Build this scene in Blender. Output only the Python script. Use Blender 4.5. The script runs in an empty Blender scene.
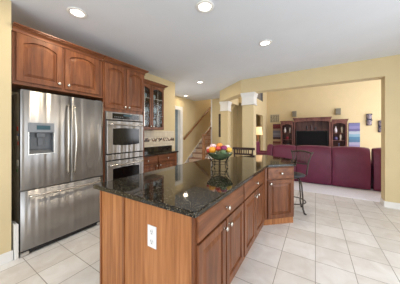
import bpy, bmesh, math, random
from mathutils import Vector, Matrix
PI = math.pi
random.seed(7)
sc = bpy.context.scene
C = sc.collection
CEIL = 2.80          # kitchen ceiling height
HI = 4.7             # family room ceiling height

# ------------------------------------------------------------------ camera
cam = bpy.data.cameras.new('camera'); cam_o = bpy.data.objects.new('camera', cam); C.objects.link(cam_o)
cam.sensor_width = 36; cam.lens = 36*184/400; cam.shift_y = -8.5/400; cam.clip_start = .05
cam_o.location = (0, 0, 1.37); cam_o.rotation_euler = (PI/2, 0, math.radians(32.1))
sc.camera = cam_o
# ------------------------------------------------------------------ world, lights, exposure
w = bpy.data.worlds.new('world'); sc.world = w; w.use_nodes = True
w.node_tree.nodes['Background'].inputs[0].default_value = (.75, .85, 1, 1)
w.node_tree.nodes['Background'].inputs[1].default_value = 1.0
vs = sc.view_settings
sc.display_settings.display_device = 'sRGB'
vs.view_transform = 'Standard'; vs.look = 'None'; vs.gamma = 1; vs.use_curve_mapping = False
vs.exposure = 0.0

def area(name, loc, target, sx, sy, power, col):
    l = bpy.data.lights.new(name, 'AREA'); l.shape = 'RECTANGLE'; l.size = sx; l.size_y = sy
    l.energy = power; l.color = col
    o = bpy.data.objects.new(name, l); C.objects.link(o); o.location = loc
    d = Vector(target) - Vector(loc); o.rotation_euler = d.to_track_quat('-Z', 'Y').to_euler()
    return o
DAY = (.86, .93, 1.0); WARM = (1.0, .84, .62)
# daylight through the windows of the kitchen (behind and to the right of the camera) and the family room, then added fill lamps
area('window_and_fill_light', (-.6, -2.42, 1.5), (-.6, 4, 1.3), 3.0, 1.9, 80, DAY)
area('window_and_fill_light', (2.50, 1.6, 1.25), (-2, 1.9, 1.1), 2.4, 2.1, 75, DAY)
area('window_and_fill_light', (3.92, 8.0, 2.3), (-2, 8.3, 1.6), 4.2, 3.4, 225, (.97, .97, 1))
area('window_and_fill_light', (-4.42, 4.55, 1.3), (-1, 4.8, 1.5), .6, 1.8, 12, DAY)  # added foyer fill lamp; the wall behind it has no window
area('window_and_fill_light', (-6.05, 5.4, 1.5), (-4, 5.4, 1.3), 1.6, 1.4, 22, DAY)  # added fill lamp brightening the study behind the doorway, no window modelled
area('stairwell_fill', (-4.05, 8.6, 4.55), (-4.05, 8.2, 1), .8, 1.6, 26, (1, .93, .84))  # unseen lamp added above the stairs to brighten the stairwell
LIGHTS = [(-2.38, 1.07), (-1.05, 1.78), (-.67, 3.0), (-2.71, 4.33), (-4.15, 5.6)]
LAMP_W = 9

# ------------------------------------------------------------------ material helpers
def lin(c): return tuple(((x/255)/12.92 if x/255 <= .04045 else ((x/255+.055)/1.055)**2.4) for x in c)
def newmat(name):
    m = bpy.data.materials.new(name); m.use_nodes = True
    nt = m.node_tree; return m, nt, nt.nodes['Principled BSDF']
def mat(name, rgb, rough=.5, metal=0, noise=.06, scale=8, spec=.5, bump=0, stretch=(1, 1, 1), coat=0):
    m, nt, b = newmat(name)
    c = lin(rgb)
    tc = nt.nodes.new('ShaderNodeTexCoord'); mp = nt.nodes.new('ShaderNodeMapping'); mp.inputs['Scale'].default_value = stretch
    n = nt.nodes.new('ShaderNodeTexNoise'); n.inputs['Scale'].default_value = scale; n.inputs['Detail'].default_value = 4
    r = nt.nodes.new('ShaderNodeValToRGB')
    r.color_ramp.elements[0].position = .3; r.color_ramp.elements[1].position = .7
    r.color_ramp.elements[0].color = (*[max(0, x*(1-noise)) for x in c], 1)
    r.color_ramp.elements[1].color = (*[min(1, x*(1+noise)) for x in c], 1)
    L = nt.links.new
    L(tc.outputs['Object'], mp.inputs[0]); L(mp.outputs[0], n.inputs['Vector']); L(n.outputs[0], r.inputs[0]); L(r.outputs[0], b.inputs['Base Color'])
    b.inputs['Roughness'].default_value = rough; b.inputs['Metallic'].default_value = metal
    b.inputs['Specular IOR Level'].default_value = spec; b.inputs['Coat Weight'].default_value = coat
    b.inputs['Coat Roughness'].default_value = .15
    if bump:
        bp = nt.nodes.new('ShaderNodeBump'); bp.inputs['Strength'].default_value = bump; bp.inputs['Distance'].default_value = .004
        L(n.outputs[0], bp.inputs['Height']); L(bp.outputs[0], b.inputs['Normal'])
    return m
def wood(name, dark, mid, light, rough=.38, grain=(1, 1, 1), scale=3.0, coat=.08):
    m, nt, b = newmat(name); L = nt.links.new
    tc = nt.nodes.new('ShaderNodeTexCoord'); mp = nt.nodes.new('ShaderNodeMapping'); mp.inputs['Scale'].default_value = grain
    n = nt.nodes.new('ShaderNodeTexNoise'); n.inputs['Scale'].default_value = scale; n.inputs['Detail'].default_value = 6; n.inputs['Distortion'].default_value = .6
    n2 = nt.nodes.new('ShaderNodeTexNoise'); n2.inputs['Scale'].default_value = scale*6; n2.inputs['Detail'].default_value = 3
    ad = nt.nodes.new('ShaderNodeMath'); ad.operation = 'MULTIPLY_ADD'; ad.inputs[1].default_value = .3
    r = nt.nodes.new('ShaderNodeValToRGB'); e = r.color_ramp.elements
    e[0].position = .42; e[0].color = (*lin(dark), 1); e[1].position = .85; e[1].color = (*lin(light), 1)
    k = e.new(.63); k.color = (*lin(mid), 1)
    L(tc.outputs['Object'], mp.inputs[0]); L(mp.outputs[0], n.inputs['Vector']); L(mp.outputs[0], n2.inputs['Vector'])
    L(n2.outputs[0], ad.inputs[0]); L(n.outputs[0], ad.inputs[2]); L(ad.outputs[0], r.inputs[0]); L(r.outputs[0], b.inputs['Base Color'])
    b.inputs['Roughness'].default_value = rough; b.inputs['Coat Weight'].default_value = coat; b.inputs['Coat Roughness'].default_value = .2
    b.inputs['Specular IOR Level'].default_value = .35
    return m

M = {}
M['wall'] = mat('wall_paint', (218, 199, 158), .85, noise=.02, scale=3, spec=.2)
M['ceil'] = mat('ceiling_paint', (226, 229, 234), .9, noise=.02, scale=2, spec=.1)
M['white'] = mat('white_paint', (238, 236, 232), .45, noise=.02)
M['carpet'] = mat('carpet', (236, 234, 242), .95, noise=.08, scale=90, bump=.5, spec=.1)
M['cab'] = wood('cherry_wood', (88, 49, 28), (115, 67, 39), (140, 87, 53), grain=(5, 5, .55))
M['cabh'] = wood('cherry_wood_horizontal', (88, 49, 28), (115, 67, 39), (140, 87, 53), grain=(5, .55, 5))
M['cabin'] = mat('cabinet_inside', (96, 58, 36), .6, noise=.1)
M['dark'] = mat('dark_gap', (26, 20, 17), .7)
M['oak'] = wood('oak_panel', (134, 82, 44), (168, 108, 62), (188, 128, 80), rough=.4, grain=(7, 7, .3), scale=4, coat=.1)
M['post'] = wood('oak_edge', (112, 68, 40), (138, 86, 52), (156, 100, 62), grain=(6, 6, .4))
M['ent'] = wood('mahogany_wood', (78, 46, 44), (108, 68, 62), (134, 90, 78), grain=(3, 3, .6), scale=2)
M['entin'] = mat('mahogany_inside', (62, 30, 30), .5, noise=.12)
M['rail'] = wood('stair_oak', (108, 68, 38), (142, 94, 56), (166, 116, 74), grain=(4, 1, 4))
M['stool'] = mat('dark_stained_wood', (54, 28, 22), .35, noise=.2, scale=12)
M['iron'] = mat('wrought_iron', (84, 76, 70), .45, metal=.75, noise=.15)
M['irond'] = mat('black_iron', (30, 26, 24), .45, metal=.5, noise=.15)
M['nickel'] = mat('satin_nickel', (206, 200, 190), .25, metal=1)
M['leather'] = mat('burgundy_leather', (104, 33, 64), .45, noise=.12, scale=5, bump=.2, spec=.5)
M['leatherd'] = mat('burgundy_leather_seam', (50, 12, 24), .5)
M['black'] = mat('black_glass', (9, 10, 12), .12, noise=.2, spec=.45)
M['blackp'] = mat('black_plastic', (24, 24, 26), .35)
M['grey'] = mat('grey_plastic', (96, 98, 101), .4)
M['grille'] = mat('vent_paint', (196, 184, 156), .5)
M['spk'] = mat('speaker_cloth', (150, 142, 124), .8, noise=.2, scale=60)
M['seat'] = mat('charcoal_seat', (52, 52, 58), .55, noise=.15)
M['plate'] = mat('outlet_plastic', (240, 240, 240), .35, noise=.01)
M['side'] = mat('fridge_side', (176, 170, 162), .5, metal=.0, noise=.15, scale=40)

def steel():
    m, nt, b = newmat('brushed_steel'); L = nt.links.new
    tc = nt.nodes.new('ShaderNodeTexCoord'); mp = nt.nodes.new('ShaderNodeMapping'); mp.inputs['Scale'].default_value = (1, 1.2, 160)
    n = nt.nodes.new('ShaderNodeTexNoise'); n.inputs['Scale'].default_value = 3; n.inputs['Detail'].default_value = 3
    L(tc.outputs['Object'], mp.inputs[0]); L(mp.outputs[0], n.inputs['Vector'])
    r = nt.nodes.new('ShaderNodeMapRange'); r.inputs['To Min'].default_value = .36; r.inputs['To Max'].default_value = .44
    L(n.outputs[0], r.inputs['Value']); L(r.outputs[0], b.inputs['Roughness'])
    b.inputs['Base Color'].default_value = (*lin((178, 175, 172)), 1); b.inputs['Metallic'].default_value = 1
    # horizontal brushing spreads reflections up and down
    b.inputs['Anisotropic'].default_value = .9
    tg = nt.nodes.new('ShaderNodeCombineXYZ'); tg.inputs[2].default_value = 1.0; L(tg.outputs[0], b.inputs['Tangent'])
    mp2 = nt.nodes.new('ShaderNodeMapping'); mp2.inputs['Scale'].default_value = (1, 7, .12)
    n2 = nt.nodes.new('ShaderNodeTexNoise'); n2.inputs['Scale'].default_value = 1.3; n2.inputs['Detail'].default_value = 1
    L(tc.outputs['Object'], mp2.inputs[0]); L(mp2.outputs[0], n2.inputs['Vector'])
    bp = nt.nodes.new('ShaderNodeBump'); bp.inputs['Strength'].default_value = .9; bp.inputs['Distance'].default_value = .02
    L(n2.outputs[0], bp.inputs['Height']); L(bp.outputs[0], b.inputs['Normal'])
    return m
M['steel'] = steel()

def granite():
    m, nt, b = newmat('black_granite'); L = nt.links.new
    tc = nt.nodes.new('ShaderNodeTexCoord')
    v = nt.nodes.new('ShaderNodeTexVoronoi'); v.inputs['Scale'].default_value = 215
    L(tc.outputs['Object'], v.inputs['Vector'])
    sep = nt.nodes.new('ShaderNodeSeparateColor'); L(v.outputs['Color'], sep.inputs[0])
    r = nt.nodes.new('ShaderNodeValToRGB'); r.color_ramp.interpolation = 'CONSTANT'; e = r.color_ramp.elements
    e[0].position = 0; e[0].color = (*lin((14, 14, 15)), 1); e[1].position = .55; e[1].color = (*lin((34, 32, 29)), 1)
    for p, c in ((.76, (60, 52, 40)), (.89, (94, 84, 64)), (.965, (150, 142, 126))):
        k = e.new(p); k.color = (*lin(c), 1)
    L(sep.outputs[0], r.inputs[0]); L(r.outputs[0], b.inputs['Base Color'])
    b.inputs['Roughness'].default_value = .05; b.inputs['Specular IOR Level'].default_value = .34
    return m
M['granite'] = granite()

def tiles():
    m, nt, b = newmat('floor_tile'); L = nt.links.new; T = .33
    tc = nt.nodes.new('ShaderNodeTexCoord'); mp = nt.nodes.new('ShaderNodeMapping')
    mp.inputs['Location'].default_value = (0, -2.0/T % 1, 0) ; mp.inputs['Scale'].default_value = (1/T, 1/T, 1)
    mp.inputs['Location'].default_value = (0, (-2.0/T) % 1, 0)
    sep = nt.nodes.new('ShaderNodeSeparateXYZ'); L(tc.outputs['Object'], mp.inputs[0]); L(mp.outputs[0], sep.inputs[0])
    def math_(op, a, bb=None):
        n = nt.nodes.new('ShaderNodeMath'); n.operation = op
        if isinstance(a, (int, float)): n.inputs[0].default_value = a
        else: L(a, n.inputs[0])
        if bb is not None:
            if isinstance(bb, (int, float)): n.inputs[1].default_value = bb
            else: L(bb, n.inputs[1])
        return n.outputs[0]
    def edge(o):
        f = math_('FRACT', o); return math_('MINIMUM', f, math_('SUBTRACT', 1.0, f))
    d = math_('MINIMUM', edge(sep.outputs[0]), edge(sep.outputs[1]))
    g = math_('LESS_THAN', d, .010)
    # each tile its own tone
    cx = math_('FLOOR', sep.outputs[0]); cy = math_('FLOOR', sep.outputs[1])
    cb = nt.nodes.new('ShaderNodeCombineXYZ'); L(cx, cb.inputs[0]); L(cy, cb.inputs[1])
    wn = nt.nodes.new('ShaderNodeTexWhiteNoise'); wn.noise_dimensions = '2D'; L(cb.outputs[0], wn.inputs['Vector'])
    n = nt.nodes.new('ShaderNodeTexNoise'); n.inputs['Scale'].default_value = 5; n.inputs['Detail'].default_value = 6; n.inputs['Distortion'].default_value = 1
    L(tc.outputs['Object'], n.inputs['Vector'])
    s = math_('ADD', math_('MULTIPLY', n.outputs[0], .75), math_('MULTIPLY', wn.outputs[0], .25))
    r = nt.nodes.new('ShaderNodeValToRGB'); e = r.color_ramp.elements
    e[0].position = .3; e[0].color = (*lin((214, 207, 200)), 1); e[1].position = .7; e[1].color = (*lin((236, 233, 230)), 1)
    L(s, r.inputs[0])
    mx = nt.nodes.new('ShaderNodeMix'); mx.data_type = 'RGBA'
    L(g, mx.inputs['Factor']); L(r.outputs[0], mx.inputs['A']); mx.inputs['B'].default_value = (*lin((160, 152, 143)), 1)
    L(mx.outputs['Result'], b.inputs['Base Color'])
    b.inputs['Roughness'].default_value = .38
    bp = nt.nodes.new('ShaderNodeBump'); bp.inputs['Strength'].default_value = .4; bp.inputs['Distance'].default_value = .002; bp.invert = True
    L(g, bp.inputs['Height']); L(bp.outputs[0], b.inputs['Normal'])
    return m
M['tile'] = tiles()

def backsplash():
    m, nt, b = newmat('backsplash_tile'); L = nt.links.new
    tc = nt.nodes.new('ShaderNodeTexCoord'); sp = nt.nodes.new('ShaderNodeSeparateXYZ'); cb = nt.nodes.new('ShaderNodeCombineXYZ')
    L(tc.outputs['Object'], sp.inputs[0]); L(sp.outputs[1], cb.inputs[0]); L(sp.outputs[2], cb.inputs[1])
    br = nt.nodes.new('ShaderNodeTexBrick'); L(cb.outputs[0], br.inputs['Vector'])
    br.inputs['Scale'].default_value = 1; br.inputs['Brick Width'].default_value = .1; br.inputs['Row Height'].default_value = .1; br.offset = 0
    br.inputs['Mortar Size'].default_value = .003
    br.inputs['Color1'].default_value = (*lin((224, 212, 190)), 1); br.inputs['Color2'].default_value = (*lin((212, 198, 174)), 1); br.inputs['Mortar'].default_value = (*lin((190, 178, 158)), 1)
    ck = nt.nodes.new('ShaderNodeTexVoronoi'); ck.inputs['Scale'].default_value = 28; L(cb.outputs[0], ck.inputs['Vector'])
    s2 = nt.nodes.new('ShaderNodeSeparateColor'); L(ck.outputs['Color'], s2.inputs[0])
    r = nt.nodes.new('ShaderNodeValToRGB'); r.color_ramp.interpolation = 'CONSTANT'; e = r.color_ramp.elements
    e[0].position = 0; e[0].color = (*lin((58, 44, 40)), 1); e[1].position = .45; e[1].color = (*lin((140, 110, 86)), 1)
    k = e.new(.7); k.color = (*lin((226, 214, 192)), 1)
    L(s2.outputs[0], r.inputs[0])
    # band between z = 1.17 and 1.26
    a = nt.nodes.new('ShaderNodeMath'); a.operation = 'COMPARE'; L(sp.outputs[2], a.inputs[0]); a.inputs[1].default_value = 1.215; a.inputs[2].default_value = .045
    mx = nt.nodes.new('ShaderNodeMix'); mx.data_type = 'RGBA'; L(a.outputs[0], mx.inputs['Factor']); L(br.outputs['Color'], mx.inputs['A']); L(r.outputs[0], mx.inputs['B'])
    L(mx.outputs['Result'], b.inputs['Base Color']); b.inputs['Roughness'].default_value = .3
    return m
M['splash'] = backsplash()

def glass():
    m, nt, b = newmat('cabinet_glass'); L = nt.links.new
    nt.nodes.remove(b); out = nt.nodes['Material Output']
    t = nt.nodes.new('ShaderNodeBsdfTransparent'); t.inputs[0].default_value = (.86, .9, .9, 1)
    g = nt.nodes.new('ShaderNodeBsdfGlossy'); g.inputs['Roughness'].default_value = .12
    fr = nt.nodes.new('ShaderNodeFresnel'); fr.inputs[0].default_value = 1.25
    n = nt.nodes.new('ShaderNodeTexNoise'); n.inputs['Scale'].default_value = 20
    bp = nt.nodes.new('ShaderNodeBump'); bp.inputs['Strength'].default_value = .15; bp.inputs['Distance'].default_value = .01
    L(n.outputs[0], bp.inputs['Height']); L(bp.outputs[0], g.inputs['Normal'])
    mx = nt.nodes.new('ShaderNodeMixShader'); L(fr.outputs[0], mx.inputs[0]); L(t.outputs[0], mx.inputs[1]); L(g.outputs[0], mx.inputs[2]); L(mx.outputs[0], out.inputs[0])
    return m
M['glass'] = glass()
def emit(name, rgb, s):
    m, nt, b = newmat(name); b.inputs['Base Color'].default_value = (*lin(rgb), 1)
    b.inputs['Emission Color'].default_value = (*lin(rgb), 1); b.inputs['Emission Strength'].default_value = s
    n = nt.nodes.new('ShaderNodeTexNoise'); mr = nt.nodes.new('ShaderNodeMapRange'); mr.inputs['To Min'].default_value = s*.97; mr.inputs['To Max'].default_value = s*1.03
    nt.links.new(n.outputs[0], mr.inputs[0]); nt.links.new(mr.outputs[0], b.inputs['Emission Strength'])
    return m
M['bulb'] = emit('lamp_glow', (255, 246, 228), 7)
M['shade'] = emit('lamp_shade_glow', (255, 214, 160), .9)
M['lcd'] = emit('display', (40, 74, 84), .1)
def stripes(name, cols, z0, z1):
    m, nt, b = newmat(name); L = nt.links.new
    tc = nt.nodes.new('ShaderNodeTexCoord'); sp = nt.nodes.new('ShaderNodeSeparateXYZ'); mr = nt.nodes.new('ShaderNodeMapRange')
    n = nt.nodes.new('ShaderNodeTexNoise'); n.inputs['Scale'].default_value = 5
    ad = nt.nodes.new('ShaderNodeMath'); ad.operation = 'MULTIPLY_ADD'; ad.inputs[1].default_value = .05
    L(tc.outputs['Object'], sp.inputs[0]); L(tc.outputs['Object'], n.inputs['Vector']); L(n.outputs[0], ad.inputs[0]); L(sp.outputs[2], ad.inputs[2])
    mr.inputs['From Min'].default_value = z0; mr.inputs['From Max'].default_value = z1; L(ad.outputs[0], mr.inputs[0])
    r = nt.nodes.new('ShaderNodeValToRGB'); r.color_ramp.interpolation = 'CONSTANT'; e = r.color_ramp.elements
    e[0].color = (*lin(cols[0]), 1); e[1].position = 1/len(cols); e[1].color = (*lin(cols[1]), 1)
    for i, c in enumerate(cols[2:], 2):
        k = e.new(i/len(cols)); k.color = (*lin(c), 1)
    L(mr.outputs[0], r.inputs[0]); L(r.outputs[0], b.inputs['Base Color']); b.inputs['Roughness'].default_value = .8
    return m

# ------------------------------------------------------------------ mesh helpers
class MB:
    def __init__(s): s.bm = bmesh.new()
    def box(s, a, b, rot=None):
        x0, y0, z0 = [min(p, q) for p, q in zip(a, b)]; x1, y1, z1 = [max(p, q) for p, q in zip(a, b)]
        v = [s.bm.verts.new(rot @ Vector(p) if rot else p) for p in
             ((x0, y0, z0), (x1, y0, z0), (x1, y1, z0), (x0, y1, z0), (x0, y0, z1), (x1, y0, z1), (x1, y1, z1), (x0, y1, z1))]
        for f in ((0, 3, 2, 1), (4, 5, 6, 7), (0, 1, 5, 4), (1, 2, 6, 5), (2, 3, 7, 6), (3, 0, 4, 7)): s.bm.faces.new([v[i] for i in f])
        return s
    def prism(s, pts, z0, z1, rot=None, smooth=False):
        T = (lambda p: rot @ Vector(p)) if rot else (lambda p: p)
        a = [s.bm.verts.new(T((x, y, z0))) for x, y in pts]; b = [s.bm.verts.new(T((x, y, z1))) for x, y in pts]
        n = len(pts); s.bm.faces.new(a[::-1]); s.bm.faces.new(b)
        for i in range(n): s.bm.faces.new((a[i], a[(i+1) % n], b[(i+1) % n], b[i])).smooth = smooth
        return s
    def lathe(s, prof, c=(0, 0, 0), n=16, rot=None):
        c = Vector(c); rings = []
        for r, z in prof:
            if r < 1e-6:
                p = Vector((0, 0, z)); p = (rot @ p if rot else p) + c; rings.append([s.bm.verts.new(p)])
            else:
                ring = []
                for i in range(n):
                    a = 2*PI*i/n; p = Vector((r*math.cos(a), r*math.sin(a), z)); p = (rot @ p if rot else p) + c; ring.append(s.bm.verts.new(p))
                rings.append(ring)
        for A, B in zip(rings, rings[1:]):
            if len(A) == 1 and len(B) == 1: continue
            for i in range(n):
                j = (i+1) % n
                if len(A) == 1: f = s.bm.faces.new((A[0], B[i], B[j]))
                elif len(B) == 1: f = s.bm.faces.new((A[i], A[j], B[0]))
                else: f = s.bm.faces.new((A[i], A[j], B[j], B[i]))
                f.smooth = True
        if len(rings[0]) > 1: s.bm.faces.new(rings[0][::-1])
        if len(rings[-1]) > 1: s.bm.faces.new(rings[-1])
        return s
    def tube(s, pts, r, n=8, closed=False):
        pts = [Vector(p) for p in pts]; rr = r if isinstance(r, (list, tuple)) else [r]*len(pts); rings = []; m = len(pts)
        up = None
        for i, p in enumerate(pts):
            if closed: d = pts[(i+1) % m] - pts[i-1]
            else: d = pts[min(i+1, m-1)] - pts[max(i-1, 0)]
            d.normalize()
            if up is None:
                up = Vector((0, 0, 1)) if abs(d.z) < .9 else Vector((1, 0, 0))
            x = up.cross(d); x.normalize(); y = d.cross(x); up = y
            rings.append([s.bm.verts.new(p + rr[i]*(math.cos(2*PI*k/n)*x + math.sin(2*PI*k/n)*y)) for k in range(n)])
        prs = list(zip(rings, rings[1:])) + ([(rings[-1], rings[0])] if closed else [])
        for A, B in prs:
            for k in range(n):
                s.bm.faces.new((A[k], A[(k+1) % n], B[(k+1) % n], B[k])).smooth = True
        if not closed: s.bm.faces.new(rings[0][::-1]); s.bm.faces.new(rings[-1])
        return s
    def ball(s, c, r, sc=(1, 1, 1), n=12):
        mt = Matrix.Translation(c) @ Matrix.Diagonal((r*sc[0], r*sc[1], r*sc[2], 1))
        g = bmesh.ops.create_uvsphere(s.bm, u_segments=n, v_segments=max(6, n*2//3), radius=1, matrix=mt)
        for v in g['verts']:
            for f in v.link_faces: f.smooth = True
        return s
ORG = {}
def obj(name, mb, m, parent=None, local=False, bevel=0, label=None, seg=2, solid=None):
    me = bpy.data.meshes.new(name)
    if parent is not None and not local:
        bmesh.ops.translate(mb.bm, verts=mb.bm.verts, vec=-ORG.get(parent.name, Vector((0, 0, 0))))
    bmesh.ops.recalc_face_normals(mb.bm, faces=mb.bm.faces)
    mb.bm.to_mesh(me); mb.bm.free(); me.materials.append(M[m] if isinstance(m, str) else m)
    o = bpy.data.objects.new(name, me); C.objects.link(o)
    if parent is not None: o.parent = parent; ORG[o.name] = ORG.get(parent.name, Vector((0, 0, 0)))
    else: ORG[o.name] = Vector((0, 0, 0))
    if bevel:
        b = o.modifiers.new('bevel', 'BEVEL'); b.width = bevel; b.segments = seg; b.limit_method = 'ANGLE'; b.angle_limit = math.radians(40)
    if label: o['label'] = label
    return o
def tag(o, label, cat, group=None):
    o['label'] = label; o['category'] = cat
    if group: o['group'] = group
    return o
def thing(name, label, cat, loc=(0, 0, 0), rz=0, group=None):
    o = bpy.data.objects.new(name, None); C.objects.link(o); o.location = loc; o.rotation_euler = (0, 0, rz)
    o.empty_display_size = .1; ORG[o.name] = Vector(loc); return tag(o, label, cat, group)
def struct(name, mb, m, **k):
    o = obj(name, mb, m, **k); o['kind'] = 'structure'; return o
def dup(o, parent=None, loc=None, rz=None, label=None, mats=None):
    c = o.copy(); C.objects.link(c); c.parent = parent
    if loc is not None: c.location = loc
    if rz is not None: c.rotation_euler = (0, 0, rz)
    if label: c['label'] = label
    for ch in list(o.children): dup(ch, c)
    return c
def frame(o, wd):      # local x = width direction, y = up, z = outward
    wv = Vector(wd).normalized(); n = wv.cross(Vector((0, 0, 1)))
    R = Matrix((wv, Vector((0, 0, 1)), n)).transposed().to_4x4(); return Matrix.Translation(o) @ R

# ------------------------------------------------------------------ structure
struct('floor', MB().prism([(-6.2, -2.6), (2.7, -2.6), (2.7, 5.02), (-6.2, 5.02)], -.08, 0)
       .prism([(-6.2, 5.02), (-1.65, 5.02), (-2.61, 5.72), (-2.51, 9.9), (-6.2, 9.9)], -.08, 0), 'tile')
struct('floor_carpet', MB().prism([(-1.65, 5.02), (4.1, 5.02), (4.1, 11.2), (-3.1, 11.2), (-3.1, 9.9), (-2.51, 9.9), (-2.61, 5.72)], -.08, .004), 'carpet')
struct('ceiling', MB().prism([(-6.2, -2.6), (2.7, -2.6), (2.7, 4.74), (-1.68, 4.74), (-2.73, 5.60), (-2.73, 6.76), (-6.2, 6.76)], CEIL, CEIL+.1), 'ceil')
struct('ceiling_family', MB().box((-6.2, 4.8, HI), (4.1, 11.2, HI+.1)), 'ceil')
# kitchen left: short wall beside the fridge, wall behind the cabinets
struct('wall_left', MB().box((-3.5, -2.6, 0), (-2.78, .6, CEIL)).box((-3.5, .6, 0), (-3.36, 4.03, CEIL)), 'wall')
# wall behind the camera with a wide window
struct('wall_back', MB().box((-2.78, -2.6, 0), (2.7, -2.5, .5)).box((-2.78, -2.6, 2.5), (2.7, -2.5, CEIL))
       .box((-2.78, -2.6, .5), (-2.15, -2.5, 2.5)).box((.95, -2.6, .5), (2.7, -2.5, 2.5)), 'wall')
struct('window_1', MB().box((-2.15, -2.58, .5), (-2.08, -2.5, 2.5)).box((.88, -2.58, .5), (.95, -2.5, 2.5)).box((-2.08, -2.58, .5), (.88, -2.5, .56))
       .box((-2.08, -2.58, 2.44), (.88, -2.5, 2.5)).box((-1.13, -2.56, .56), (-1.08, -2.5, 2.44)).box((-.12, -2.56, .56), (-.07, -2.5, 2.44)), 'white')
# right wall of kitchen with patio door
struct('wall_right', MB().box((2.6, -2.5, 0), (2.7, .3, CEIL)).box((2.6, 2.9, 0), (2.7, 4.74, CEIL)).box((2.6, .3, 2.4), (2.7, 2.9, CEIL)), 'wall')
struct('door_1', MB().box((2.62, .3, 0), (2.7, .4, 2.4)).box((2.62, 2.8, 0), (2.7, 2.9, 2.4)).box((2.62, .4, 2.3), (2.7, 2.8, 2.4)).box((2.62, 1.56, 0), (2.68, 1.64, 2.3)).box((2.62, .4, 0), (2.68, 2.8, .1)), 'white')
# wall with the wide opening to the family room, diagonal header and side header
A = (-1.68, 4.74); B = (-2.73, 5.60)
dv = Vector((A[0]-B[0], A[1]-B[1])).normalized(); nv = Vector((-dv.y, dv.x))*.24
struct('wall_front', MB().box((1.10, 4.74, 0), (2.7, 4.98, HI)).box((-1.68, 4.74, 2.44), (1.10, 4.98, HI)).box((2.7, 4.86, 0), (4.1, 4.98, HI))
       .prism([A, (-1.60, 4.98), (B[0]+.24, B[1]+.16), B], 2.44, HI)
       .box((-2.73, 5.6, 2.44), (-2.49, 6.76, HI)), 'wall')
# wall beyond the columns, with an arched alcove
ar = []
x0, x1 = -2.74, -2.22
arch = [(x1 - (x1-x0)*i/12, 2.28 + .27*math.sin(PI*i/12)**.7) for i in range(13)]
fr = frame((0, 6.76, 0), (1, 0, 0))
mbw = MB().box((-3.67, 6.76, 0), (x0, 6.9, HI)).box((x1, 6.76, 0), (-2.15, 6.9, HI)).box((x0, 6.76, 2.7), (x1, 6.9, HI))
for i in range(12):
    xa, za = arch[i]; xb, zb = arch[i+1]
    mbw.prism([(xa, za), (xa, 2.7), (xb, 2.7), (xb, zb)], -.14, 0, rot=fr)
mbw.box((x0-.1, 7.25, 0), (-2.15, 7.32, 2.9)).box((x0-.1, 6.9, 0), (x0, 7.25, 2.9)).box((x1, 6.9, 0), (-2.15, 7.25, 2.9)).box((x0-.1, 6.9, 2.75), (-2.15, 7.32, 2.9))
struct('wall_hall', mbw, 'wall')
# family room
struct('wall_family_back', MB().box((-3.1, 11.0, 0), (4.1, 11.15, HI)), 'wall')
struct('wall_family_left', MB().box((-2.5, 7.32, 0), (-2.36, 8.3, HI)).box((-2.5, 10.1, 0), (-2.36, 11.0, HI)).box((-2.5, 8.3, 2.31), (-2.36, 10.1, 3.05))
       .box((-2.5, 8.3, 3.05), (-2.36, 8.75, HI)).box((-2.5, 8.75, 3.95), (-2.36, 10.1, HI)).box((-3.1, 8.2, 0), (-3.0, 11.0, HI)), 'wall')
struct('window_2', MB().box((-2.47, 8.75, 3.05), (-2.38, 10.1, 3.10)).box((-2.47, 8.75, 3.9), (-2.38, 10.1, 3.95)).box((-2.47, 8.75, 3.1), (-2.38, 8.8, 3.9)).box((-2.47, 10.05, 3.1), (-2.38, 10.1, 3.9))
       .box((-2.46, 8.8, 3.1), (-2.44, 10.05, 3.9)), mat('loft_glass', (120, 118, 118), .2))
struct('wall_family_right', MB().box((4.0, 4.98, 0), (4.1, 5.8, HI)).box((4.0, 10.2, 0), (4.1, 11.0, HI)).box((4.0, 5.8, 0), (4.1, 10.2, .5)).box((4.0, 5.8, 4.1), (4.1, 10.2, HI)), 'wall')
struct('window_3', MB().box((4.0, 5.8, .5), (4.08, 5.88, 4.1)).box((4.0, 10.12, .5), (4.08, 10.2, 4.1)).box((4.02, 7.25, .5), (4.08, 7.31, 4.1)).box((4.02, 8.7, .5), (4.08, 8.76, 4.1))
       .box((4.02, 5.88, 2.3), (4.08, 10.12, 2.4)).box((4.0, 5.88, .5), (4.08, 10.12, .56)).box((4.0, 5.88, 4.04), (4.08, 10.12, 4.1)), 'white')
# foyer / stairwell
struct('wall_foyer_left', MB().box((-4.6, 5.72, 0), (-4.5, 9.8, HI)).box((-4.6, 4.8, 2.30), (-4.5, 5.72, HI)).box((-4.6, 3.9, 0), (-4.5, 4.8, HI)), 'wall')
struct('wall_foyer_near', MB().box((-4.6, 3.9, 0), (-3.5, 4.0, CEIL)), 'wall')
struct('wall_stairwell', MB().box((-3.67, 6.9, 0), (-3.55, 9.8, HI)).box((-4.6, 9.8, 0), (-3.55, 9.9, HI)), 'wall')
struct('wall_study', MB().box((-6.2, 3.9, 0), (-4.6, 4.0, CEIL)).box((-6.2, 6.7, 0), (-4.6, 6.8, CEIL)).box((-6.2, 4.0, 0), (-6.1, 6.7, CEIL)), mat('study_paint', (150, 158, 160), .8))
struct('door_2', MB().box((-4.5, 5.68, 0), (-4.46, 5.82, 2.42)).box((-4.5, 4.7, 0), (-4.46, 4.84, 2.42)).box((-4.5, 4.84, 2.28), (-4.46, 5.68, 2.42))
       .box((-4.6, 5.68, 0), (-4.5, 5.72, 2.30)), 'white')
# corner bead / white edge at the stair wall
struct('trim_1', MB().box((-3.70, 6.745, 0), (-3.64, 6.76, CEIL)), 'white')
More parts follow.
